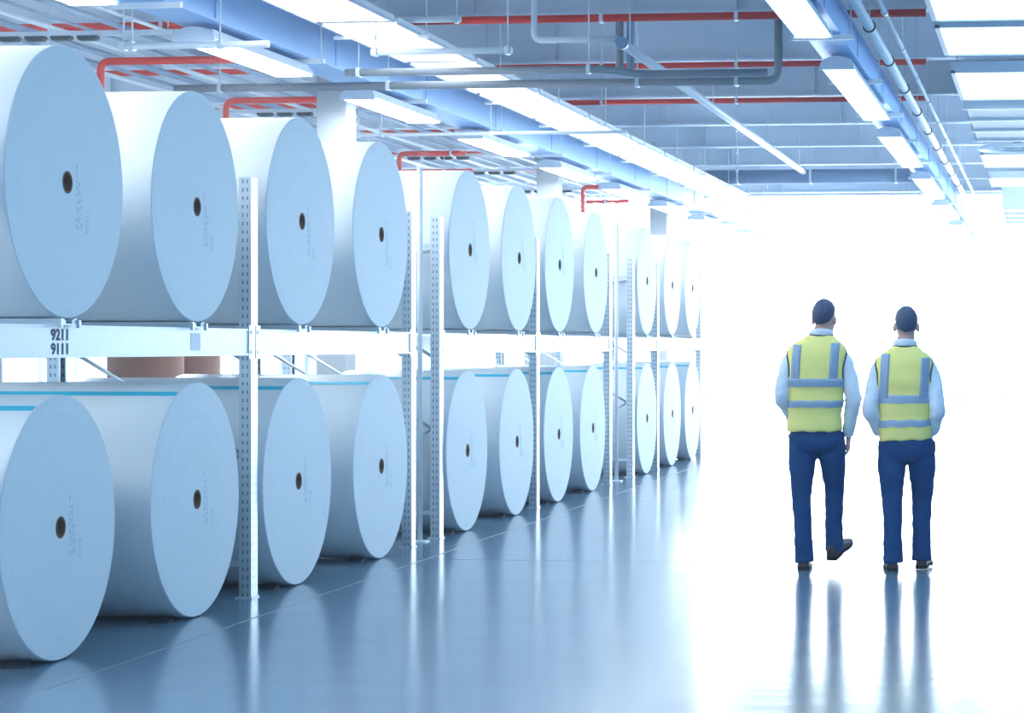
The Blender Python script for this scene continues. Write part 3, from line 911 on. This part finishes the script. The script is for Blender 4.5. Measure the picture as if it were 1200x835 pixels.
    def vring(z, grow=0):
        cx, cy, rx, ry = interp(vk, z)
        wob = .003 * math.sin(z * 41) if z < 1.3 else 0
        r = se_ring(cx, cy, rx + wob, ry + wob, z, n=2.7, seg=56, grow=grow)
        k = max(0, 1 - (z - z0) / .3)
        return [(p[0], p[1], p[2] + hemw * k * (p[0] - cx) / .18 + .006 * k * math.sin(3 * p[0] / .06)) for p in r]
    mb = MB(); mb.rings([vring(z0 + (z1 - z0) * k / n_) for k in range(n_ + 1)])
    ve = mb.build('vest', M['vest'], body)
    for zc_, hh in P['bands']:
        mb = MB(); rr = [vring(zc_ - hh/2 + hh * q / 3, .0045) for q in range(4)]
        ri = [vring(zc_ - hh/2 + hh * q / 3, -.004) for q in range(3, -1, -1)]
        mb.rings(rr + ri + [rr[0]], caps=False); mb.build('reflective_band', M['band'], ve)
    for xs in P['straps']:
        hw = .029
        for side in (-1, 1):
            L0, L1 = [], []
            q = 0
            ztop = z1
            zz = P['bands'][0][0]
            while zz < z1:
                cx, cy, rx, ry = interp(vk, zz)
                lean = (zz - P['bands'][0][0]) * P.get('lean', 0)
                row = []
                ok = True
                for u in (-hw, -hw / 2, 0, hw / 2, hw):
                    xq = xs + u + lean - cx
                    if abs(xq) >= rx * .97: ok = False; break
                    c = (abs(xq) / rx) ** (2.7 / 2); s_ = math.sqrt(max(0, 1 - c * c))
                    row.append((cx + xq, cy + side * (ry * s_ ** (2 / 2.7)), zz))
                if not ok: break
                L0.append([Vector(p) + Vector((0, side * .0048, .0015)) for p in row]); L1.append([Vector(p) - Vector((0, side * .006, .004)) for p in row])
                zz += .012
            if len(L0) > 2:
                mb = MB(); mb.rings([a + c[::-1] for a, c in zip(L0, L1)]); mb.build('reflective_strap', M['band'], ve)
    # dark binding at armholes and neck
    for sgn in (-1, 1):
        pts = []
        for k in range(15):
            zz = lerp(P['armhole'][0], P['armhole'][1], k / 14)
            cx, cy, rx, ry = interp(vk, zz)
            bulge = math.sin(PI * k / 14)
            yy = -(.03 + .05 * bulge)
            s_ = min(.98, abs(yy) / ry); c = max(0, 1 - s_ ** 2.7) ** (1 / 2.7)
            pts.append((cx + sgn * (rx * c + .001), cy + yy, zz))
        mb = MB(); mb.tube(pts, .0065, 8); mb.build('binding', M['binding'], ve)
    cx, cy, rx, ry = interp(vk, z1)
    mb = MB(); pts = [(cx + (rx + .002) * math.cos(2*PI*k/28), cy + (ry + .002) * math.sin(2*PI*k/28), z1) for k in range(29)]; mb.tube(pts, .006, 8, caps=False); mb.build('binding', M['binding'], ve)
    # ---- shoes
    for sd in ('l', 'r'):
        fx, fy, fz, yaw, pitch = P['foot_' + sd]      # heel on the ground, toe direction
        mb = MB(); so = MB()
        prof = [(-.012, .030, .05, .0), (.0, .036, .088, .0), (.03, .038, .100, .0), (.07, .038, .096, .0), (.11, .041, .076, .0), (.16, .048, .056, .0), (.21, .048, .047, .0), (.25, .040, .042, .0), (.275, .026, .035, .0), (.285, .012, .026, .0)]
        rg, rs = [], []
        for (y, w_, h, _) in prof:
            rg.append([(w_ * math.cos(a), y, .022 + (h - .022) * (math.sin(a) if math.sin(a) > 0 else 0) ** .8) if math.sin(a) >= 0 else (w_ * math.cos(a), y, .018) for a in [2*PI*k/20 for k in range(20)]])
            zb = .004 if (y > .10 or y < .075) else .012
            rs.append([((w_ + .004) * math.cos(a), y * 1.01, .024 if math.sin(a) >= 0 else 0.0 if y < .075 else (.008 if y < .12 else 0.0)) for a in [2*PI*(k+.5)/20 for k in range(20)]])
        mt = Matrix.Translation((fx, fy, fz)) @ Euler((pitch, 0, yaw)).to_matrix().to_4x4()
        mb.rings(rg).xform(mt); so.rings(rs, smooth=False).xform(mt)
        s_o = mb.build('shoe', M['shoe'], body); so.build('sole', M['sole'], s_o)
    return body

dL = FPX * EYE / (667 - HY)          # depth of the two men
pL = (-(VPX - 957) * dL / K, 0); pL = (pL[0], y_of_zc(dL, pL[0]))
dR = FPX * EYE / (668 - HY)
pR = (-(VPX - 1062.5) * dR / K, 0); pR = (pR[0], y_of_zc(dR, pR[0]))

torL = [(.90, -.005, 0, .165, .112), (1.05, -.008, 0, .160, .110), (1.20, -.004, 0, .172, .118), (1.35, .002, -.006, .182, .120), (1.44, .006, -.01, .180, .108), (1.52, .014, -.012, .135, .082), (1.58, .028, -.006, .072, .064)]
vesL = [(.93, -.014, 0, .183, .132), (1.05, -.012, 0, .181, .128), (1.20, -.004, 0, .190, .132), (1.35, .003, -.006, .200, .132), (1.44, .004, -.01, .203, .120), (1.485, .006, -.012, .196, .106), (1.515, .010, -.012, .166, .094), (1.545, .018, -.010, .122, .084), (1.570, .026, -.007, .084, .074)]
person('man on the left in yellow vest, one heel lifted, right hand hanging beside dark trousers', (pL[0], pL[1], 0), .02, 1.81, dict(
    head=(.052, .02, 1.693), neck=(.032, -.002, 1.590), turn=-.30, nod=-.05, hair=M['hair'],
    torso=torL, vest=vesL, bands=[(1.254, .056), (1.112, .046)], straps=[-.138, .118], lean=.06, armhole=(1.20, 1.47),
    arm_l=[(-.140, -.005, 1.440), (-.186, -.02, 1.37), (-.230, -.045, 1.175), (-.165, .12, .985)],
    arm_r=[(.148, -.005, 1.440), (.196, -.015, 1.37), (.248, -.035, 1.165), (.208, .055, .905)],
    hand_l=((-.158, .135, .965), (.3, .5, -.8), (.9, -.2, .3), (.1, .8, .5), .35),
    hand_r=((.210, .062, .885), (-.04, .10, -1), (-1, .05, 0), (0, 1, .1), .62),
    leg_l=[(-.088, 0, .90), (-.100, .012, .70), (-.104, .02, .48), (-.082, -.02, .095)],
    leg_r=[(.088, 0, .90), (.103, .05, .72), (.108, .13, .52), (.108, .14, .155)],
    pelvis=[(.785, 0, .0, .10, .085), (.82, 0, 0, .160, .115), (.88, 0, 0, .176, .125), (.96, -.005, 0, .168, .118), (1.03, -.005, 0, .160, .110)],
    foot_l=(-.080, -.06, .001, .06, 0), foot_r=(.096, .100, .056, -.40, .36)))

torR = [(.86, -.012, 0, .165, .112), (1.00, -.012, 0, .160, .112), (1.16, -.012, 0, .170, .118), (1.30, -.014, -.006, .178, .120), (1.38, -.014, -.01, .172, .106), (1.45, -.012, -.012, .130, .082), (1.515, -.008, -.008, .070, .063)]
vesR = [(.875, -.008, 0, .180, .132), (.97, -.010, 0, .172, .128), (1.10, -.012, 0, .178, .130), (1.28, -.016, -.006, .194, .130), (1.375, -.016, -.01, .196, .118), (1.415, -.016, -.012, .190, .105), (1.445, -.014, -.012, .158, .093), (1.473, -.012, -.01, .114, .081), (1.497, -.010, -.008, .081, .071)]
person('man on the right in yellow vest with both hands in his trouser pockets', (pR[0], pR[1], 0), .03, 1.765, dict(
    head=(-.004, .015, 1.645), neck=(-.010, -.002, 1.522), turn=.10, nod=0, hair=M['hair_grey'],
    torso=torR, vest=vesR, bands=[(1.146, .054), (.985, .046)], straps=[-.152, .116], lean=.05, hem_tilt=.006, armhole=(1.14, 1.41),
    arm_l=[(-.150, -.005, 1.375), (-.196, -.02, 1.305), (-.240, -.075, 1.085), (-.185, .03, .925)],
    arm_r=[(.125, -.005, 1.375), (.168, -.02, 1.305), (.208, -.075, 1.085), (.172, .03, .925)],
    hand_l=((-.168, .045, .885), (.25, .25, -1), (1, .1, .2), (0, 1, .2), .3),
    hand_r=((.155, .045, .885), (-.25, .25, -1), (-1, .1, .2), (0, 1, .2), .3),
    leg_l=[(-.090, 0, .86), (-.101, .0, .66), (-.097, .01, .46), (-.090, -.02, .095)],
    leg_r=[(.088, 0, .86), (.100, .05, .68), (.099, .12, .48), (.096, .13, .10)],
    trouser_r=[(.088, .105), (.080, .092), (.066, .070), (.058, .062), (.060, .068)],
    pelvis=[(.735, -.005, .0, .10, .085), (.775, -.005, 0, .160, .115), (.86, -.005, 0, .178, .125), (.93, -.005, 0, .168, .118), (.99, -.01, 0, .158, .110)],
    foot_l=(-.092, -.06, .001, .10, 0), foot_r=(.094, .11, .002, -.12, .03)))

# ------------------------------------------------------------------ world, camera, view
w = bpy.data.worlds.new('world'); scene.world = w; w.use_nodes = True
bg = w.node_tree.nodes['Background']; bg.inputs[0].default_value = (.75, .87, 1, 1); bg.inputs[1].default_value = 1
cam = bpy.data.cameras.new('camera'); co = bpy.data.objects.new('camera', cam); COL.objects.link(co)
co.location = (0, 0, EYE); co.rotation_euler = (PI / 2, 0, TH)
cam.sensor_width = 36; cam.lens = 36 * FPX / 1200
cam.shift_x = (600 - CX) / 1200; cam.shift_y = -(417.5 - HY) / 1200
cam.clip_end = 300
scene.camera = co
vs = scene.view_settings
vs.view_transform = 'Standard'; vs.look = 'None'; vs.exposure = 0; vs.gamma = 1; vs.use_curve_mapping = False
# thin haze in the air of the hall
vsn = w.node_tree.nodes.new('ShaderNodeVolumeScatter'); vsn.inputs['Density'].default_value = .0028; vsn.inputs['Anisotropy'].default_value = .3
vsn.inputs['Color'].default_value = (.85, .93, 1, 1)
w.node_tree.links.new(vsn.outputs[0], w.node_tree.nodes['World Output'].inputs['Volume'])
